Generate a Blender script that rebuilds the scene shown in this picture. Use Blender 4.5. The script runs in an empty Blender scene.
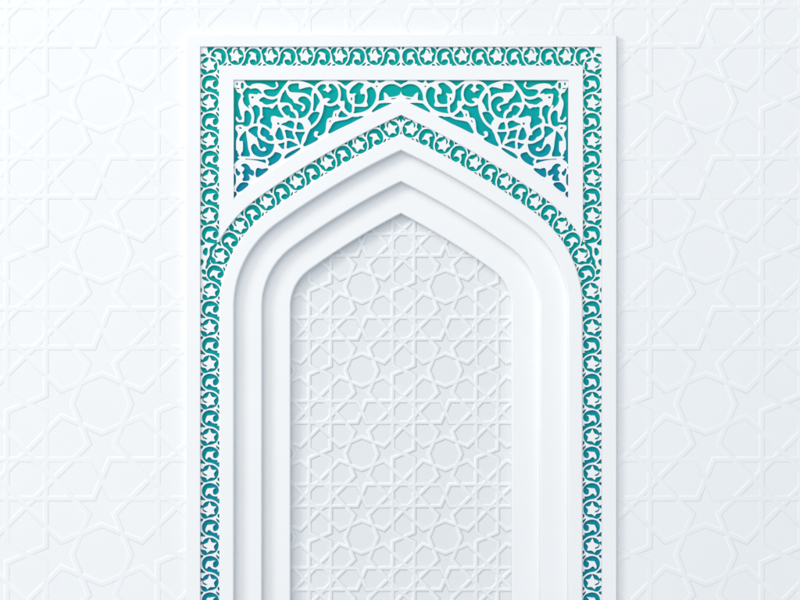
import bpy, bmesh, math
import numpy as np

S = bpy.context.scene
COL = S.collection
# ----------------------------------------------------------------- camera, light, exposure
D = 19.0                       # metres from the lens to the face of the frame; 100 photo pixels = 1 m
cam = bpy.data.cameras.new('camera')
cam.sensor_width = 36.0
cam.lens = 36.0 * D / 8.0
cam.clip_end = 200.0
cam_o = bpy.data.objects.new('camera', cam)
cam_o.location = (0, -D, 0)
cam_o.rotation_euler = (math.radians(90), 0, 0)
COL.objects.link(cam_o)
S.camera = cam_o

world = bpy.data.worlds.new('World')
S.world = world
world.use_nodes = True
bg = world.node_tree.nodes['Background']
bg.inputs['Color'].default_value = (0.85, 0.957, 1.06, 1)
bg.inputs['Strength'].default_value = 0.58

from mathutils import Vector, Matrix
kl = bpy.data.lights.new('softbox', 'AREA')
kl.shape = 'DISK'
kl.size = 44.0
kl.energy = 10250.0
kl.color = (1.0, 0.942, 0.882)
ko = bpy.data.objects.new('softbox', kl)
ko.location = (-12.5, -37.5, 21.5)
ko.rotation_euler = (Vector((0, 0, 0)) - ko.location).to_track_quat('-Z', 'Y').to_euler()
COL.objects.link(ko)
sl = bpy.data.lights.new('side_softbox', 'AREA')
sl.shape = 'DISK'
sl.size = 12.0
sl.energy = 6100.0
sl.color = (1.0, 0.95, 0.89)
so_ = bpy.data.objects.new('side_softbox', sl)
so_.location = (-30.0, -20.5, 18.5)
so_.rotation_euler = (Vector((0, 0, 0)) - so_.location).to_track_quat('-Z', 'Y').to_euler()
COL.objects.link(so_)

S.view_settings.view_transform = 'Standard'
S.view_settings.look = 'None'
S.view_settings.exposure = 0.0
S.view_settings.gamma = 1.0
S.render.engine = 'CYCLES'
S.cycles.max_bounces = 8
S.cycles.diffuse_bounces = 5

# ----------------------------------------------------------------- materials
def ramp(nt, stops):
    r = nt.nodes.new('ShaderNodeValToRGB')
    while len(r.color_ramp.elements) < len(stops):
        r.color_ramp.elements.new(0.5)
    for e, (p, c) in zip(r.color_ramp.elements, stops):
        e.position = p
        e.color = (*c, 1)
    return r

def white_paint(name, base, grain=0.0015, scale=9.0):
    m = bpy.data.materials.new(name)
    m.use_nodes = True
    nt = m.node_tree
    b = nt.nodes['Principled BSDF']
    b.inputs['Roughness'].default_value = 0.62
    b.inputs['Specular IOR Level'].default_value = 0.25
    tc = nt.nodes.new('ShaderNodeTexCoord')
    n1 = nt.nodes.new('ShaderNodeTexNoise')
    n1.inputs['Scale'].default_value = 1.3
    n1.inputs['Detail'].default_value = 5
    nt.links.new(tc.outputs['Object'], n1.inputs['Vector'])
    r = ramp(nt, [(0.3, tuple(c * 0.985 for c in base)), (0.7, base)])
    nt.links.new(n1.outputs['Fac'], r.inputs['Fac'])
    nt.links.new(r.outputs['Color'], b.inputs['Base Color'])
    n2 = nt.nodes.new('ShaderNodeTexNoise')
    n2.inputs['Scale'].default_value = scale
    n2.inputs['Detail'].default_value = 8
    n2.inputs['Roughness'].default_value = 0.65
    nt.links.new(tc.outputs['Object'], n2.inputs['Vector'])
    bp = nt.nodes.new('ShaderNodeBump')
    bp.inputs['Strength'].default_value = 0.25
    bp.inputs['Distance'].default_value = grain
    nt.links.new(n2.outputs['Fac'], bp.inputs['Height'])
    nt.links.new(bp.outputs['Normal'], b.inputs['Normal'])
    return m

def teal_glaze(name, stops, z0, z1):
    """printed glaze whose hue runs from sea green at height z1 to blue at height z0"""
    m = bpy.data.materials.new(name)
    m.use_nodes = True
    nt = m.node_tree
    b = nt.nodes['Principled BSDF']
    b.inputs['Roughness'].default_value = 0.8
    b.inputs['Specular IOR Level'].default_value = 0.05
    tc = nt.nodes.new('ShaderNodeTexCoord')
    sp = nt.nodes.new('ShaderNodeSeparateXYZ')
    nt.links.new(tc.outputs['Object'], sp.inputs[0])
    mr = nt.nodes.new('ShaderNodeMapRange')
    mr.inputs['From Min'].default_value = z1
    mr.inputs['From Max'].default_value = z0
    nt.links.new(sp.outputs['Z'], mr.inputs['Value'])
    nz = nt.nodes.new('ShaderNodeTexNoise')
    nz.inputs['Scale'].default_value = 2.2
    nz.inputs['Detail'].default_value = 4
    nt.links.new(tc.outputs['Object'], nz.inputs['Vector'])
    ad = nt.nodes.new('ShaderNodeMath')
    ad.operation = 'MULTIPLY_ADD'
    ad.inputs[1].default_value = 0.12
    nt.links.new(nz.outputs['Fac'], ad.inputs[0])
    nt.links.new(mr.outputs['Result'], ad.inputs[2])
    r = ramp(nt, stops)
    nt.links.new(ad.outputs[0], r.inputs['Fac'])
    nt.links.new(r.outputs['Color'], b.inputs['Base Color'])
    return m

WALL = white_paint('wall_plaster', (0.85, 0.856, 0.862))
FRAME = white_paint('white_board', (0.868, 0.870, 0.874), 0.001)
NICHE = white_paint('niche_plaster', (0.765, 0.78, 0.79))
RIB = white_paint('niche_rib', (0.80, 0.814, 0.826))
CUT = white_paint('white_fretwork', (0.86, 0.865, 0.87), 0.0006)
BAND_TEAL = teal_glaze('band_teal', [(0.05, (0.002, 0.375, 0.335)), (0.5, (0.002, 0.32, 0.325)),
                                     (1.0, (0.005, 0.24, 0.335))], -3.0, 2.5)
SPAN_TEAL = teal_glaze('spandrel_teal', [(0.05, (0.002, 0.385, 0.335)), (0.5, (0.003, 0.325, 0.36)),
                                         (1.0, (0.006, 0.205, 0.335))], 1.0, 2.2)

# ----------------------------------------------------------------- helpers
CX = 401.0                      # the arch's axis, photo pixels
BOT = 780.0                     # everything runs on below the picture's edge

def W(px, py, d):
    """photo pixel at depth d behind the frame's face -> world"""
    k = (D + d) / D / 100.0
    return ((px - 400.0) * k, d, (300.0 - py) * k)

def link(name, me, mat, parent=None):
    o = bpy.data.objects.new(name, me)
    me.materials.append(mat)
    COL.objects.link(o)
    if parent:
        o.parent = parent
        if parent.type == 'EMPTY':
            o.matrix_parent_inverse = Matrix.Translation(parent.location).inverted()
    return o

def board(name, loops, d0, d1, mat, parent, bevel=0.006):
    """flat board with holes: outline loops in photo pixels, front at depth d0, back at d1, eased edges"""
    cu = bpy.data.curves.new(name, 'CURVE')
    cu.dimensions = '2D'
    cu.fill_mode = 'BOTH'
    cu.extrude = max((d1 - d0) / 2 - bevel, 0.0005)
    cu.bevel_depth = bevel
    cu.bevel_resolution = 2
    cu.offset = -bevel
    for lp in loops:
        sp = cu.splines.new('POLY')
        sp.points.add(len(lp) - 1)
        for p, (x, y) in zip(sp.points, lp):
            w = W(x, y, d0)
            p.co = (w[0], w[2], 0, 1)
        sp.use_cyclic_u = True
    tmp = bpy.data.objects.new('tmp', cu)
    COL.objects.link(tmp)
    dg = bpy.context.evaluated_depsgraph_get()
    me = bpy.data.meshes.new_from_object(tmp.evaluated_get(dg))
    bpy.data.objects.remove(tmp)
    mid = (d0 + d1) / 2
    for v in me.vertices:
        x, y, z = v.co
        v.co = (x, mid - z, y)
    me.name = name
    me.materials.clear()
    me.update()
    return link(name, me, mat, parent)

def rect(x0, y0, x1, y1):
    return [(x0, y0), (x1, y0), (x1, y1), (x0, y1)]

# four-centred arch; off = distance outwards from the niche opening
C1 = (335.5, 306.5)
C2 = (745.7, 875.6)
R1, R2 = 45.0, 747.0
JX, JY = C1[0] - C2[0], C1[1] - C2[1]
JL = math.hypot(JX, JY)
JA = math.atan2(JY, JX)                      # joint direction
def arch_left(off, n1=28, n2=28):
    r1, r2 = R1 + off, R1 + off + JL
    pts = []
    for i in range(n1 + 1):
        a = -math.pi + (JA + math.pi) * i / n1
        pts.append((C1[0] + r1 * math.cos(a), C1[1] + r1 * math.sin(a)))
    a1 = -math.acos((CX - C2[0]) / r2)
    for i in range(1, n2 + 1):
        a = JA + (a1 - JA) * i / n2
        pts.append((C2[0] + r2 * math.cos(a), C2[1] + r2 * math.sin(a)))
    return pts                               # from the left spring up to the apex
def arch_loop(off, bottom=BOT):
    l = arch_left(off)
    r = [(2 * CX - x, y) for x, y in reversed(l[:-1])]
    return [(l[0][0], bottom)] + l + r + [(r[-1][0], bottom)]

def arch_offset(X, Y):
    """signed distance outwards from the niche opening for the left half (numpy)"""
    straight = C1[0] - R1 - X
    d1 = np.hypot(X - C1[0], Y - C1[1]) - R1
    d2 = np.hypot(X - C2[0], Y - C2[1]) - (R1 + JL)
    ang = np.arctan2(Y - C1[1], X - C1[0])
    out = np.where(Y > C1[1], straight, np.where((ang < JA), d1, d2))
    return out

# ----------------------------------------------------------------- girih lattice (raised ribs)
def ribs(name, P, ox, oy, box, half, h, d, mat, parent, clip=None):
    """interlaced eight-fold star lattice: repeat P px, an octagon centred on (ox, oy), box in px"""
    so, R = 0.1293 * P, 0.1955 * P
    t = so * math.tan(math.radians(22.5))
    c = so * math.sqrt(2)
    ne = R / math.sqrt(2)
    s = c / (0.38268 + 0.92388)
    K = (ne - 0.38268 * s, -ne - 0.92388 * s)
    H = P / 2
    D0 = (H - c / 2, -H - c / 2)
    polys = []
    i0, i1 = math.floor((box[0] - ox) / P) - 1, math.ceil((box[2] - ox) / P) + 1
    j0, j1 = math.floor((box[1] - oy) / P) - 1, math.ceil((box[3] - oy) / P) + 1
    for i in range(i0, i1 + 1):
        for j in range(j0, j1 + 1):
            cx, cy = ox + i * P, oy + j * P
            base = [D0, K, (R, 0), (K[0], -K[1]), (D0[0], -D0[1])]
            for q in range(4):
                pl = []
                for (x, y) in base:
                    for _ in range(q):
                        x, y = -y, x
                    pl.append((cx + x, cy + y))
                polys.append(pl)
            for sg in (-1, 1):
                polys.append([(cx + H + sg * so, cy - H), (cx + H + sg * so, cy - t),
                              (cx + H - sg * so, cy + t), (cx + H - sg * so, cy + H)])
                polys.append([(cx - H, cy + H + sg * so), (cx - t, cy + H + sg * so),
                              (cx + t, cy + H - sg * so), (cx + H, cy + H - sg * so)])
    prof = [(-half, -0.15 * h), (-half * 0.86, 0.66 * h), (-half * 0.64, 0.95 * h), (0, 1.02 * h),
            (half * 0.64, 0.95 * h), (half * 0.86, 0.66 * h), (half, -0.15 * h)]
    bm = bmesh.new()
    k = (D + d) / D / 100.0
    for pl in polys:
        xs = [p[0] for p in pl]; ys = [p[1] for p in pl]
        if max(xs) < box[0] or min(xs) > box[2] or max(ys) < box[1] or min(ys) > box[3]:
            continue
        rows = []
        for a in range(len(pl)):
            def nrm(p, q):
                l = math.hypot(q[0] - p[0], q[1] - p[1])
                return (-(q[1] - p[1]) / l, (q[0] - p[0]) / l)
            if a == 0: n = nrm(pl[0], pl[1]); f = 1
            elif a == len(pl) - 1: n = nrm(pl[-2], pl[-1]); f = 1
            else:
                n1, n2 = nrm(pl[a - 1], pl[a]), nrm(pl[a], pl[a + 1])
                n = (n1[0] + n2[0], n1[1] + n2[1])
                l = math.hypot(*n)
                n = (n[0] / l, n[1] / l)
                f = 1 / (n[0] * n1[0] + n[1] * n1[1])
            row = []
            for (u, hh) in prof:
                x, y = pl[a][0] + n[0] * u * f, pl[a][1] + n[1] * u * f
                row.append(bm.verts.new(((x - 400) * k, d - hh / 100.0, (300 - y) * k)))
            rows.append(row)
        for a in range(len(rows) - 1):
            for b in range(len(prof) - 1):
                f = bm.faces.new((rows[a][b], rows[a][b + 1], rows[a + 1][b + 1], rows[a + 1][b]))
                f.smooth = True
    def cut(axis, px, keep):                 # trim at the edges of the field
        co = ((px - 400) * k, 0, 0) if axis == 'x' else (0, 0, (300 - px) * k)
        no = (1, 0, 0) if axis == 'x' else (0, 0, -1)
        g = bm.verts[:] + bm.edges[:] + bm.faces[:]
        bmesh.ops.bisect_plane(bm, geom=g, plane_co=co, plane_no=no, clear_outer=keep == 'low',
                               clear_inner=keep == 'high', dist=1e-6)
    cut('x', box[0], 'high'); cut('x', box[2], 'low'); cut('y', box[1], 'high'); cut('y', box[3], 'low')
    if clip:
        x0, y0, x1 = clip
        cut('x', x0, ''); cut('x', x1, ''); cut('y', y0, '')
        dead = []
        for f in bm.faces:
            m = f.calc_center_median()
            px, py = m.x / k + 400, 300 - m.z / k
            if x0 < px < x1 and py > y0:
                dead.append(f)
        bmesh.ops.delete(bm, geom=dead, context='FACES')
    bmesh.ops.recalc_face_normals(bm, faces=bm.faces)
    me = bpy.data.meshes.new(name)
    bm.to_mesh(me)
    bm.free()
    # ribs face the room
    return link(name, me, mat, parent)

# ----------------------------------------------------------------- cut-paper tracery
def smooth(pts, n=4):
    """closed Catmull-Rom through the traced points"""
    p = np.array(pts, float)
    out = []
    N = len(p)
    for i in range(N):
        a, b, c, d = p[i - 1], p[i], p[(i + 1) % N], p[(i + 2) % N]
        for t in np.arange(n) / n:
            out.append(0.5 * ((2 * b) + (c - a) * t + (2 * a - 5 * b + 4 * c - d) * t * t
                              + (3 * b - a - 3 * c + d) * t ** 3))
    return np.array(out)

def sd_poly(V, X, Y):
    """signed distance to a polygon, negative inside"""
    d = np.full(X.shape, 1e9)
    s = np.zeros(X.shape, bool)
    for i in range(len(V)):
        ax, ay = V[i - 1]
        bx, by = V[i]
        ex, ey = bx - ax, by - ay
        L = ex * ex + ey * ey
        if L < 1e-12:
            continue
        wx, wy = X - ax, Y - ay
        t = np.clip((wx * ex + wy * ey) / L, 0, 1)
        d = np.minimum(d, (wx - ex * t) ** 2 + (wy - ey * t) ** 2)
        c1 = (ay <= Y) & (by > Y)
        c2 = (ay > Y) & (by <= Y)
        cr = ex * wy - ey * wx
        s ^= (c1 & (cr > 0)) | (c2 & (cr < 0))
    d = np.sqrt(d)
    return np.where(s, -d, d)

def carve(field, X, Y, polys, h, grow=0.0):
    """field = min over the holes of their signed distance, done inside each hole's own window"""
    x0, y0 = X[0, 0], Y[0, 0]
    for P in polys:
        lo, hi = P.min(0) - 2.5, P.max(0) + 2.5
        i0, i1 = max(0, int((lo[0] - x0) / h)), min(X.shape[1], int((hi[0] - x0) / h) + 2)
        j0, j1 = max(0, int((lo[1] - y0) / h)), min(X.shape[0], int((hi[1] - y0) / h) + 2)
        if i0 >= i1 or j0 >= j1:
            continue
        w = field[j0:j1, i0:i1]
        np.minimum(w, sd_poly(P, X[j0:j1, i0:i1], Y[j0:j1, i0:i1]) - grow, out=w)

def tracery(name, F, x0, y0, h, d0, d1, mat, parent, mirror=True):
    """solid wherever F > 0: marching squares face at depth d0 plus cut sides back to d1 (both halves)"""
    ny, nx = F.shape
    verts, faces = [], []
    vid = {}
    def corner(i, j):
        k = (0, i, j)
        if k not in vid:
            vid[k] = len(verts); verts.append((x0 + i * h, y0 + j * h))
        return vid[k]
    def edge(i, j, v):
        k = (1 + v, i, j)
        if k not in vid:
            a = F[j, i]
            b = F[j + 1, i] if v else F[j, i + 1]
            t = a / (a - b)
            vid[k] = len(verts)
            verts.append((x0 + (i + (0 if v else t)) * h, y0 + (j + (t if v else 0)) * h))
        return vid[k]
    pos = F > 0
    cnt = pos[:-1, :-1].astype(int) + pos[1:, :-1] + pos[:-1, 1:] + pos[1:, 1:]
    rims = []
    # full cells, merged along rows in runs
    full = cnt == 4
    for j in range(ny - 1):
        row = full[j]
        idx = np.flatnonzero(row)
        if len(idx) == 0:
            continue
        for i in idx:
            faces.append((corner(i, j), corner(i + 1, j), corner(i + 1, j + 1), corner(i, j + 1)))
    for j, i in np.argwhere((cnt > 0) & (cnt < 4)):
        cs = [(i, j), (i + 1, j), (i + 1, j + 1), (i, j + 1)]
        es = [(i, j, 0), (i + 1, j, 1), (i, j + 1, 0), (i, j, 1)]
        poly = []
        marks = []
        for q in range(4):
            a, b = cs[q], cs[(q + 1) % 4]
            pa, pb = pos[a[1], a[0]], pos[b[1], b[0]]
            if pa:
                poly.append(corner(*a)); marks.append(0)
            if pa != pb:
                poly.append(edge(*es[q])); marks.append(1 if pa else 2)
        if len(poly) >= 3:
            faces.append(tuple(poly))
            for q in range(len(poly)):
                if marks[q] == 1 and marks[(q + 1) % len(poly)] == 2:
                    rims.append((poly[q], poly[(q + 1) % len(poly)]))
    nv = len(verts)
    V, Fc = [], []
    for mi in ((False, True) if mirror else (False,)):
        base = len(V)
        f3 = [W(2 * CX - x if mi else x, y, d0) for x, y in verts]
        V += f3
        Fc += [tuple(base + a for a in (f if not mi else f[::-1])) for f in faces]
        back = {}
        for a, b in rims:
            for v in (a, b):
                if v not in back:
                    back[v] = len(V)
                    x, _, z = f3[v]
                    V.append((x, d1, z))
            q = (base + b, base + a, back[a], back[b])
            Fc.append(q if not mi else q[::-1])
    me = bpy.data.meshes.new(name)
    me.from_pydata(V, [], Fc)
    me.update()
    return link(name, me, mat, parent)

def at(ox, oy, sc, pts):
    return smooth([(ox + x / sc, oy + y / sc) for x, y in pts])

# ================================================================= large structure
wall = board('wall', [[(-700, -500), (1500, -500), (1500, BOT), (610, BOT), (610, 40), (192, 40), (192, BOT), (-700, BOT)]],
             0.06, 0.40, WALL, None, 0.004)
wall['label'] = 'white plaster wall with a large faint raised star lattice behind the arched panel'
wall['category'] = 'wall'
ribs('lattice', 151.0, 101.8, 101.6, (-560, -420, 1360, BOT - 5), 3.1, 0.38, 0.06, WALL, wall, (194, 42, 608))

mihrab = bpy.data.objects.new('mihrab', None)
mihrab.location = W(CX, BOT, 0.0)
COL.objects.link(mihrab)
mihrab['label'] = 'tall white pointed-arch mihrab panel with teal floral border and stepped niche'
mihrab['category'] = 'mihrab'

STEP = 0.088
def arch_band(off_out, off_in):
    o, n = arch_loop(off_out), arch_loop(off_in)
    return [o + n[::-1]]

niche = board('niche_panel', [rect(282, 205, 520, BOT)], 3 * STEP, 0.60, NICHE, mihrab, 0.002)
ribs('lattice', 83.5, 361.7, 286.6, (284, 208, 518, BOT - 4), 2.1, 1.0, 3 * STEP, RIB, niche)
board('arch_step', arch_band(50, 0), 2 * STEP, 3 * STEP + 0.002, FRAME, mihrab, 0.013)
board('arch_step', arch_band(80, 28.5), STEP, 2 * STEP + 0.002, FRAME, mihrab, 0.013)
board('arch_border', arch_band(71.3, 56.6), 0.0, STEP + 0.002, FRAME, mihrab, 0.013)
board('outer_border', [[(186, BOT), (186, 34.5), (616.5, 34.5), (616.5, BOT), (601.7, BOT), (601.7, 46.6),
                        (200.3, 46.6), (200.3, BOT)]], 0.0, 0.064, FRAME, mihrab, 0.006)
low = [p for p in arch_left(88.6) if p[0] > 219.0]
low = [(219.0, low[0][1] + (low[0][0] - 219.0) * 1.25)] + low
low_r = [(2 * CX - x, y) for x, y in low[:-1]]
hole = [p for p in arch_left(103.0) if p[0] > 233.6]
hole = [(233.6, hole[0][1] + (hole[0][0] - 233.6) * 1.0)] + hole
hole_r = [(2 * CX - x, y) for x, y in hole[:-1]]
board('spandrel_border', [[(219, 65.6)] + low + low_r[::-1] + [(583, 65.6)],
                          [(233.6, 79.9)] + hole + hole_r[::-1] + [(568.4, 79.9)]], 0.0, 0.05, FRAME, mihrab, 0.005)

band = board('ornament_band', [[(196, BOT), (196, 42), (606, 42), (606, BOT)] + arch_loop(62)[::-1]],
             0.046, 0.062, BAND_TEAL, mihrab, 0.002)
sp_low = arch_left(98.0)
sp_low = [p for p in sp_low if p[0] > 230]
spandrel = board('spandrel_panel', [[(230, 76)] + sp_low + [(2 * CX - x, y) for x, y in sp_low[:-1]][::-1] + [(572, 76)]],
                 0.042, 0.0465, SPAN_TEAL, mihrab, 0.0005)

# ================================================================= small details: the cut tracery
# ---- scrollwork of the spandrel, left half; every entry is one opening through the sheet
A, B, C, E = (230, 78), (270, 78), (310, 78), (355, 78)
F5, F6, F7, F8, F9 = (230, 110), (270, 110), (230, 140), (230, 160), (310, 100)
Z = 15.78
TRACE = [
 (A, [(270,10),(270,90),(310,115),(350,85),(430,70),(530,80),(600,105),(670,138),(715,125),(700,75),(700,10)]),
 (A, [(215,240),(275,165),(320,185),(400,175),(450,195),(490,250),(420,245),(310,235),(280,270),(290,350),(310,430),(355,490),(290,455),(235,400),(215,330),(232,290)]),
 (A, [(545,205),(600,190),(700,190),(765,150),(775,100),(745,45),(735,10),(900,10),(860,110),(790,195),(720,270),(670,280),(600,270),(560,240)]),
 (A, [(475,350),(545,310),(620,335),(690,345),(740,330),(745,365),(700,385),(660,410),(590,405),(515,405)]),
 (A, [(395,440),(450,475),(465,545),(455,585),(415,655),(405,710),(380,710),(390,635),(370,555),(352,500)]),
 (F5, [(40,-270),(110,-265),(155,-245),(155,-205),(125,-145),(120,-75),(140,15),(155,80),(178,130),(155,148),(130,110),(100,88),(78,120),(85,165),(130,205),(230,205),(225,215),(130,220),(80,245),(75,310),(110,370),(100,480),(95,600),(110,675),(140,758),(90,803),(70,843),(40,853)]),
 (F5, [(240,40),(270,20),(310,60),(325,120),(310,190),(290,235),(240,245),(200,215),(230,200),(240,130)]),
 (B, [(232,205),(255,255),(300,315),(345,350),(370,400),(430,420),(500,450),(475,490),(475,520),(520,540),(560,500),(570,450),(540,400),(470,365),(460,335),(500,305),(560,310),(615,360),(640,430),(635,500),(605,560),(570,600),(530,630),(460,640),(455,590),(420,525),(385,490),(360,430),(320,400),(250,390),(178,388),(180,330)]),
 (B, [(195,488),(260,445),(310,460),(330,520),(380,545),(405,590),(400,635),(365,640),(325,610),(300,570),(265,580),(225,545)]),
 (B, [(290,160),(330,110),(435,95),(440,140),(450,185),(490,185),(560,165),(640,155),(665,175),(655,250),(640,290),(590,260),(500,240),(430,225),(370,235),(310,210)]),
 (B, [(340,5),(350,35),(450,45),(540,62),(620,95),(690,130),(760,85),(850,55),(920,38),(930,5)]),
 (B, [(710,250),(760,330),(772,370),(735,430),(700,510),(690,480),(700,400),(700,320)]),
 (C, [(130,165),(180,115),(235,115),(235,150),(185,180),(200,205),(240,215),(285,245),(325,210),(360,180),(310,130),(320,105),(360,115),(420,180),(435,260),(410,340),(350,385),(285,385),(330,350),(320,315),(270,300),(200,310),(185,260),(150,210)]),
 (C, [(420,80),(480,125),(540,180),(575,210),(570,290),(590,355),(645,405),(652,460),(645,530),(610,525),(560,465),(562,400),(550,345),(495,350),(490,290),(495,210),(465,130)]),
 (C, [(430,5),(440,32),(470,52),(520,92),(580,110),(640,85),(700,45),(720,5)]),
 (F9, [(222,90),(330,108),(450,68),(470,110),(440,140),(370,165),(345,230),(330,270),(270,285),(245,350),(235,450),(210,515),(130,555),(150,500),(100,478),(60,495),(48,540),(60,585),(110,622),(-86,718),(-55,640),(-15,520),(5,480),(60,440),(130,370),(190,260),(215,170)]),
 (F9, [(460,240),(500,180),(540,195),(590,240),(540,270),(480,272)]),
 (F9, [(305,515),(330,450),(380,370),(440,345),(540,325),(650,272),(830,268),(790,292),(600,375),(450,445)]),
 (E, [(-75,225),(-40,160),(20,110),(70,82),(125,90),(110,135),(75,175),(70,230),(90,268),(140,268),(145,330),(110,385),(50,402),(8,390),(10,330),(8,290),(35,245),(0,228),(-40,235)]),
 (E, [(190,195),(260,150),(305,185),(325,250),(320,330),(295,400),(240,470),(160,520),(70,550),(-8,548),(-8,468),(60,460),(140,450),(180,465),(220,440),(215,420),(190,380),(205,320),(195,250)]),
 (E, [(383,357),(390,290),(410,220),(450,160),(510,120),(580,108),(650,120),(700,150),(740,150),(740,200),(712,205),(695,250),(640,275),(550,285),(530,260),(490,225),(455,215),(440,240),(445,340)]),
 (E, [(630,5),(640,45),(690,75),(728,108),(745,108),(745,5)]),
 (E, [(195,5),(215,45),(290,70),(310,50),(300,5)]),
 (E, [(370,5),(375,55),(400,60),(450,40),(480,5)]),
 (E, [(280,530),(340,460),(400,410),(480,405),(580,410),(500,440),(400,480)]),
 (F5, [(300,320),(370,275),(440,275),(430,340),(430,420),(380,390),(330,350)]),
 (F5, [(490,360),(510,290),(540,285),(600,330),(615,370),(605,400),(660,415),(680,460),(650,475),(600,465),(560,415),(520,400)]),
 (F5, [(160,472),(180,400),(240,345),(265,390),(280,470),(278,600),(300,720),(195,720),(188,690),(215,640),(215,500),(190,475)]),
 (F7, [(440,-30),(460,30),(475,90),(495,125),(540,95),(580,130),(575,175),(520,190),(460,165),(420,110),(382,72),(348,105),(350,170),(390,235),(470,265),(560,258),(640,205),(685,130),(690,70),(620,60),(570,40),(540,5),(490,-5)]),
 (F6, [(200,225),(260,205),(300,180),(350,190),(375,230),(375,290),(330,295),(260,275),(200,245)]),
 (F6, [(440,210),(480,215),(520,250),(530,295),(440,300)]),
 (F6, [(95,400),(140,290),(170,320),(190,390),(205,450),(150,460),(110,435)]),
 (F6, [(245,330),(300,335),(345,350),(365,410),(375,450),(310,450),(265,420)]),
 (F6, [(410,360),(470,355),(535,350),(500,430),(470,530),(440,460)]),
 (F6, [(280,500),(340,500),(425,545),(350,570),(270,590)]),
 (F6, [(140,525),(215,525),(220,590),(200,600),(160,560)]),
 (F6, [(605,150),(680,50),(770,50),(760,110),(700,190),(640,245),(625,200)]),
 (F7, [(255,305),(330,299),(420,308),(340,326)]),
 (F7, [(440,318),(540,318),(550,362),(500,350)]),
 (F7, [(605,290),(660,250),(710,205),(789,225),(795,260),(740,330),(620,395),(632,345)]),
 (F7, [(430,458),(500,470),(590,463),(430,577)]),
 (F8, [(100,145),(120,180),(150,205),(130,235),(108,205)]),
 (F8, [(190,85),(240,70),(290,105),(320,155),(365,185),(360,235),(310,215),(265,215),(295,270),(290,312),(210,315),(230,270),(220,215),(205,200),(240,150),(225,105)]),
 (F8, [(110,460),(180,370),(280,385),(150,490)]),
 (F8, [(40,240),(75,250),(75,370),(40,390)]),
 (F8, [(40,515),(88,520),(84,560),(40,585)]),
 (A, [(98,80),(120,75),(122,105),(105,112)]), (A, [(186,92),(201,92),(203,150),(186,150)]),
 (A, [(103,157),(146,164),(146,174),(105,170)]), (A, [(355,288),(375,305),(355,322),(335,305)]),
 (C, [(655,302),(667,330),(655,355),(644,330)]), (E, [(735,328),(752,345),(735,362),(718,345)]),
 (E, [(342,118),(354,132),(342,144),(330,132)]), (F6, [(130,197),(148,215),(130,232),(112,215)]),
 (F5, [(138,281),(162,270),(188,290),(165,295)]), (F9, [(405,208),(413,235),(405,262),(397,235)]),
 (F9, [(330,312),(325,335),(298,358),(302,338)]), (E, [(585,335),(635,328),(635,338),(590,346)]),
]
h = 0.26
X, Y = np.meshgrid(np.arange(231.5, CX + 0.05, h), np.arange(77.5, 199, h))
X = np.minimum(X, CX)
polys = []
for o, p in TRACE:
    if p:
        polys.append(at(o[0], o[1], Z, p))
polys.append(smooth([(263.3,107.8),(268,107.8),(271.8,109.6),(273.7,108.6),(276.9,105.2),(278,108.4),(280.1,113.2),(282,114.6),(282.7,116.7),(278.9,116.3),(274.4,115),(270.8,116),(270,119),(270.2,121.4),(271.2,124),(270.6,128),(268,125.8),(263,123.6),(260.4,121.7),(261,119.8),(264.5,117),(263,114.4),(263,110)]))
polys.append(at(228, 132, 10.0, [(572, 258), (605, 218), (715, 165), (640, 222)]))
# wider reach for the thresholded field than the carving window
F = np.full(X.shape, 3.0)
for P in polys:
    small = np.ptp(P, axis=0).min() < 3.2 and np.ptp(P, axis=0).max() < 3.6
    carve(F, X, Y, [P], h, 0.12 if small else 0.92)
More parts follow.
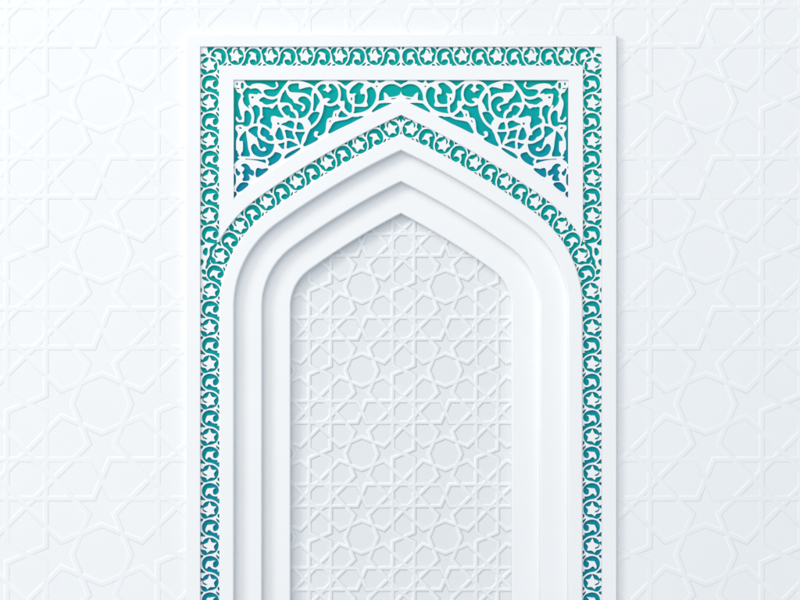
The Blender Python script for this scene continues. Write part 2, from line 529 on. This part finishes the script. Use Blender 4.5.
# the vines: even strokes that run unbroken through the sheet
VINES = [
 (B, 1.25, [(285,75),(235,140),(165,235),(138,330),(140,420),(165,500),(225,585),(300,640)]),
 (B, 1.25, [(300,72),(450,62),(550,85),(640,120),(695,165),(675,230),(668,300),(668,400),(655,490),(620,560),(560,625),(470,655),(400,660)]),
 (B, 1.2, [(250,130),(290,220),(350,245),(450,250),(550,262),(630,310),(668,380)]),
 (C, 1.25, [(75,160),(130,100),(220,60),(320,52),(400,90),(450,160),(468,250),(455,340),(420,390),(340,425),(270,415),(215,385)]),
 (C, 1.3, [(75,165),(135,235),(180,310),(198,400),(190,500),(160,600),(110,690),(50,750),(-10,790),(-40,810)]),
 (C, 1.2, [(390,60),(470,85),(540,140),(590,170),(600,280),(625,360),(680,420),(680,520)]),
 (E, 1.3, [(-130,140),(-40,75),(60,50),(150,72),(250,108),(320,160),(352,240),(350,320),(310,420),(240,495),(140,550),(20,575),(-60,575),(-150,540),(-215,470)]),
 (E, 1.2, [(300,440),(350,360),(365,250),(400,150),(480,90),(580,68),(660,92),(726,128),(740,135)]),
 (E, 1.3, [(345,385),(450,372),(600,355),(740,330)]),
 (E, 1.2, [(165,110),(165,200),(180,290),(165,370),(175,430),(60,432),(-10,430)]),
 (F5, 1.25, [(270,290),(350,243),(450,235),(550,262),(640,330),(700,420),(718,530),(700,630),(640,715),(540,758),(440,755),(355,705),(310,610),(295,500),(280,400),(265,300)]),
 (F5, 1.2, [(490,-20),(490,80),(455,140),(450,220),(462,300),(452,370),(490,440),(560,482),(620,508),(700,515),(789,508),(860,480)]),
 (F5, 1.2, [(310,-60),(345,20),(362,90),(355,180),(330,245)]),
 (F5, 1.2, [(115,620),(118,480),(160,390),(230,310)]),
 (F6, 1.15, [(340,0),(400,20),(430,70),(428,140),(405,230),(390,290),(375,360),(405,430),(450,530)]),
 (F6, 1.15, [(320,140),(420,158),(500,185),(545,255),(560,320)]),
 (F6, 1.15, [(200,255),(330,308),(480,328),(600,315)]),
 (F6, 1.15, [(175,270),(220,350),(238,440),(248,500),(242,590)]),
 (F6, 1.25, [(570,140),(625,230),(600,330),(535,430),(505,540)]),
 (F6, 1.15, [(240,465),(330,472),(430,520)]),
 (B, 1.15, [(140,405),(250,408),(310,425),(350,500),(400,545),(430,610),(425,650)]),
 (A, 1.2, [(450,260),(540,280),(600,308),(680,320),(760,280),(840,200)]),
 (A, 1.2, [(480,390),(560,440),(640,430),(690,420),(760,375)]),
 (F7, 1.1, [(140,275),(250,278),(400,285),(560,290)]),
 (F7, 1.1, [(75,400),(140,335),(300,328),(430,345),(560,385)]),
 (F9, 1.2, [(455,60),(510,110),(560,190),(640,240),(760,245)]),
 (F9, 1.2, [(270,500),(275,380),(310,300),(380,310),(470,295),(560,290),(650,250)]),
]
def stroke_dist(pts, X, Y):
    p = np.array(pts)
    q = np.vstack([2 * p[0] - p[1], p, 2 * p[-1] - p[-2]])
    out = []
    for i in range(1, len(q) - 2):
        a, b, c, d = q[i - 1], q[i], q[i + 1], q[i + 2]
        for t in np.arange(5) / 5:
            out.append(0.5 * (2 * b + (c - a) * t + (2 * a - 5 * b + 4 * c - d) * t * t + (3 * b - a - 3 * c + d) * t ** 3))
    out.append(p[-1])
    dd = np.full(X.shape, 1e9)
    for (ax, ay), (bx, by) in zip(out[:-1], out[1:]):
        ex, ey = bx - ax, by - ay
        t = np.clip(((X - ax) * ex + (Y - ay) * ey) / (ex * ex + ey * ey + 1e-12), 0, 1)
        dd = np.minimum(dd, (X - ax - ex * t) ** 2 + (Y - ay - ey * t) ** 2)
    return np.sqrt(dd)
for o, r, p in VINES:
    F = np.maximum(F, r - stroke_dist([(o[0] + x / Z, o[1] + y / Z) for x, y in p], X, Y))
F = np.minimum(F, arch_offset(X, Y) - 101.6)
F[:, 0] = np.minimum(F[:, 0], -0.1); F[0, :] = np.minimum(F[0, :], -0.1); F[-1, :] = -0.1
tracery('scrollwork', F, X[0, 0], Y[0, 0], h, 0.020, 0.043, CUT, spandrel)

# ---- running scroll of the border: one repeat traced in (across, along), u > 0 towards the niche
P0 = 36.4
def tile(cx, cy, t0, pts):
    return smooth([((x - cx) / 20.0, t0 + (y - cy) / 20.0) for x, y in pts])
CURL = [
 [(400,257),(450,225),(467,165),(435,90),(360,45),(280,33),(200,60),(152,120),(138,190),(156,260),(200,312),(250,340),(320,350),(390,375),(440,410),(470,435),(488,420),(487,355),(462,345),(432,345),(440,305),(380,298),(330,278),(290,245),(262,248),(235,285),(205,270),(198,230),(213,180),(243,130),(300,128),(350,118),(418,122),(370,155),(358,195),(366,240)],
 [(100,290),(130,300),(155,325),(196,364),(140,358),(100,355)],
 [(105,22),(150,22),(138,48),(105,66)],
 [(428,28),(480,55),(488,92),(458,70)],
]
STAR = [
 [(145,398),(150,350),(190,290),(255,262),(280,262),(262,318),(238,360),(163,393),(172,430),(240,468),(200,477),(155,447)],
 [(288,264),(345,266),(410,300),(454,350),(465,410),(452,480),(410,542),(350,576),(300,584),(262,592),(200,612),(150,592),(122,545),(106,490),(150,502),(205,515),(243,564),(265,545),(310,518),(392,517),(380,470),(375,430),(424,364),(380,362),(330,350),(305,300)],
 [(455,530),(486,528),(482,578),(458,570)],
 [(105,345),(135,352),(122,388),(105,398)],
 [(425,612),(440,625),(482,662),(488,690),(455,668)],
]
TILE = [tile(290, 190, 0.0, p) for p in CURL] + [tile(290, 410, 17.6, p) for p in STAR]
TH = 0.1
TU, TT = np.meshgrid(np.arange(-10.5, 10.55, TH), np.arange(-2.0, P0 + 2.0, TH))
TF = np.full(TU.shape, 3.0)
rep = []
for k in (-P0, 0, P0):
    rep += [p + np.array([0, k]) for p in TILE]
for q, P in enumerate(rep):
    kind = q % len(TILE)
    carve(TF, TU, TT, [P], TH, 0.16 if kind in (4, 5) else (0.32 if kind == 0 else 0.5))

def lookup(u, t):
    """bilinear value of the repeat at (u, t), t in periods of P0"""
    fu = np.clip((u + 10.5) / TH, 0, TF.shape[1] - 1.001)
    ft = np.clip(((t % P0) + 2.0) / TH, 0, TF.shape[0] - 1.001)
    i, j = fu.astype(int), ft.astype(int)
    a, b = fu - i, ft - j
    v = (TF[j, i] * (1 - a) + TF[j, i + 1] * a) * (1 - b) + (TF[j + 1, i] * (1 - a) + TF[j + 1, i + 1] * a) * b
    return np.where(np.abs(u) > 10.2, 3.0, v)

h = 0.3
X, Y = np.meshgrid(np.arange(198.5, CX + 0.05, h), np.arange(45.0, 640.0, h))
OFF = arch_offset(X, Y)
MID = 80.0
# arc length along the middle of the arch's band, from the apex outwards and down
ra, rb = R1 + MID, R1 + MID + JL
th2 = np.arctan2(Y - C2[1], X - C2[0])
thA = -math.acos((CX - C2[0]) / rb)
L2 = rb * (thA - JA)
th1 = np.arctan2(Y - C1[1], X - C1[0])
L1 = ra * (JA + math.pi)
s_up = rb * (thA - th2)
s_mid = L2 + ra * (JA - th1)
s_dn = L2 + L1 + (Y - C1[1])
s = np.where(Y > C1[1], s_dn, np.where(th1 < JA, s_mid, s_up))
u = np.where(Y > C1[1] + 8, X - 209.75, MID - OFF + np.clip((Y - 250) / 60, 0, 1) * 0.75)
# first star sits S0 from the apex; fit the repeat so that a star falls at y = 326.6 on the straight
S0 = 10.3
Lstar = L2 + L1 + 326.6 - C1[1]
nrep = round((Lstar - S0) / 36.2)
Pa = (Lstar - S0) / nrep
t_arch = (s - S0) / Pa * P0 + 17.6
t_arch = np.where(s > Lstar, (s - Lstar) / 36.45 * P0 + 17.6, t_arch)
f_arch = lookup(u, t_arch)
f_arch = np.where(s < 1.2, np.maximum(f_arch, 1.2 - s), f_arch)
apex = [at(380, 110, 17.65, [(322, 192), (308, 152), (338, 118), (374, 100), (374, 132), (345, 150)]),
        at(380, 110, 17.65, [(205, 178), (300, 128), (308, 140), (262, 168)])]
carve(f_arch, X, Y, apex, h)
# left column above the meeting with the arch, and the top run
t_col = (Y - 234.5) / 37.7 * P0
f_col = lookup(X - 209.6, t_col)
fill = [at(195, 235, 20, p) for p in (
    [(165,330),(200,270),(240,270),(245,340),(220,405),(170,370)],
    [(95,150),(150,150),(190,180),(130,200),(95,190)],
    [(345,230),(380,200),(425,150),(435,190),(400,250),(350,310),(340,370),(330,420),(340,470),(300,490),(290,560),(275,600),(270,610),(230,670),(215,650),(240,580),(240,520),(280,450),(300,400),(300,300),(320,240)],
    [(95,500),(150,500),(165,540),(130,600),(95,600)],
    [(140,700),(190,700),(215,740),(200,785),(150,750)],
    [(145,850),(200,850),(270,910),(250,915),(180,890)],
    [(95,1060),(125,1070),(130,1120),(95,1140)])]
low_part = np.full(X.shape, 3.0)
carve(f_arch, X, Y, fill, h, 0.45)
carve(low_part, X, Y, fill, h, 0.5)
f_arch = np.minimum(f_arch, np.minimum(90.5 - OFF, OFF - 70.0))
f_arch = np.where(s < 0, np.minimum(f_arch, s + 0.6), f_arch)
f_arch = np.where(X > 200, f_arch, np.minimum(f_arch, X - 199.3))
f_col = np.where(Y > 243.5, low_part, f_col)
t_top = (392.0 - X) / 34.7 * P0
f_top = lookup(Y - 56.2, t_top)
f_top = np.where(X > CX - 0.9, np.maximum(f_top, X - CX + 0.9), f_top)
dst = np.hypot(X - 209.3, Y - 65.6)
is_col = (dst < 9.0) | (Y > 66.0)
corner_f = np.full(X.shape, 3.0)
carve(corner_f, X, Y, [at(195, 40, 17.65, [(215,100),(215,140),(225,200),(245,240),(275,185),(330,135),(340,100)]),
                       at(195, 40, 17.65, [(95,265),(150,235),(205,270),(150,297),(95,290)])], h)
is_corner = (X < 211.0) & (Y < 62.0) & (dst >= 9.0)
f_out = np.where(is_col, f_col, np.where(is_corner, corner_f, f_top))
f_out = np.where((X > 207.5) & (Y < 68.0), np.maximum(f_out, 0.75 - np.abs(dst - 8.9)), f_out)
inside = np.where(Y > 67.0, np.minimum(220.5 - X, 3.0), 3.0)
inside = np.where((X > 221) & (Y > 67.0), -1.0, inside)
f_out = np.minimum(f_out, np.minimum(inside, 300.0 - Y))
f_out = np.minimum(f_out, OFF - 88.4)

def close(Fd):
    Fd[0, :] = np.minimum(Fd[0, :], -0.05); Fd[-1, :] = -0.05; Fd[:, 0] = np.minimum(Fd[:, 0], -0.05)
    return Fd
tracery('fretwork', close(f_out), X[0, 0], Y[0, 0], h, 0.0235, 0.047, CUT, band)
tracery('fretwork', close(f_arch), X[0, 0], Y[0, 0], h, 0.0225, 0.047, CUT, band)
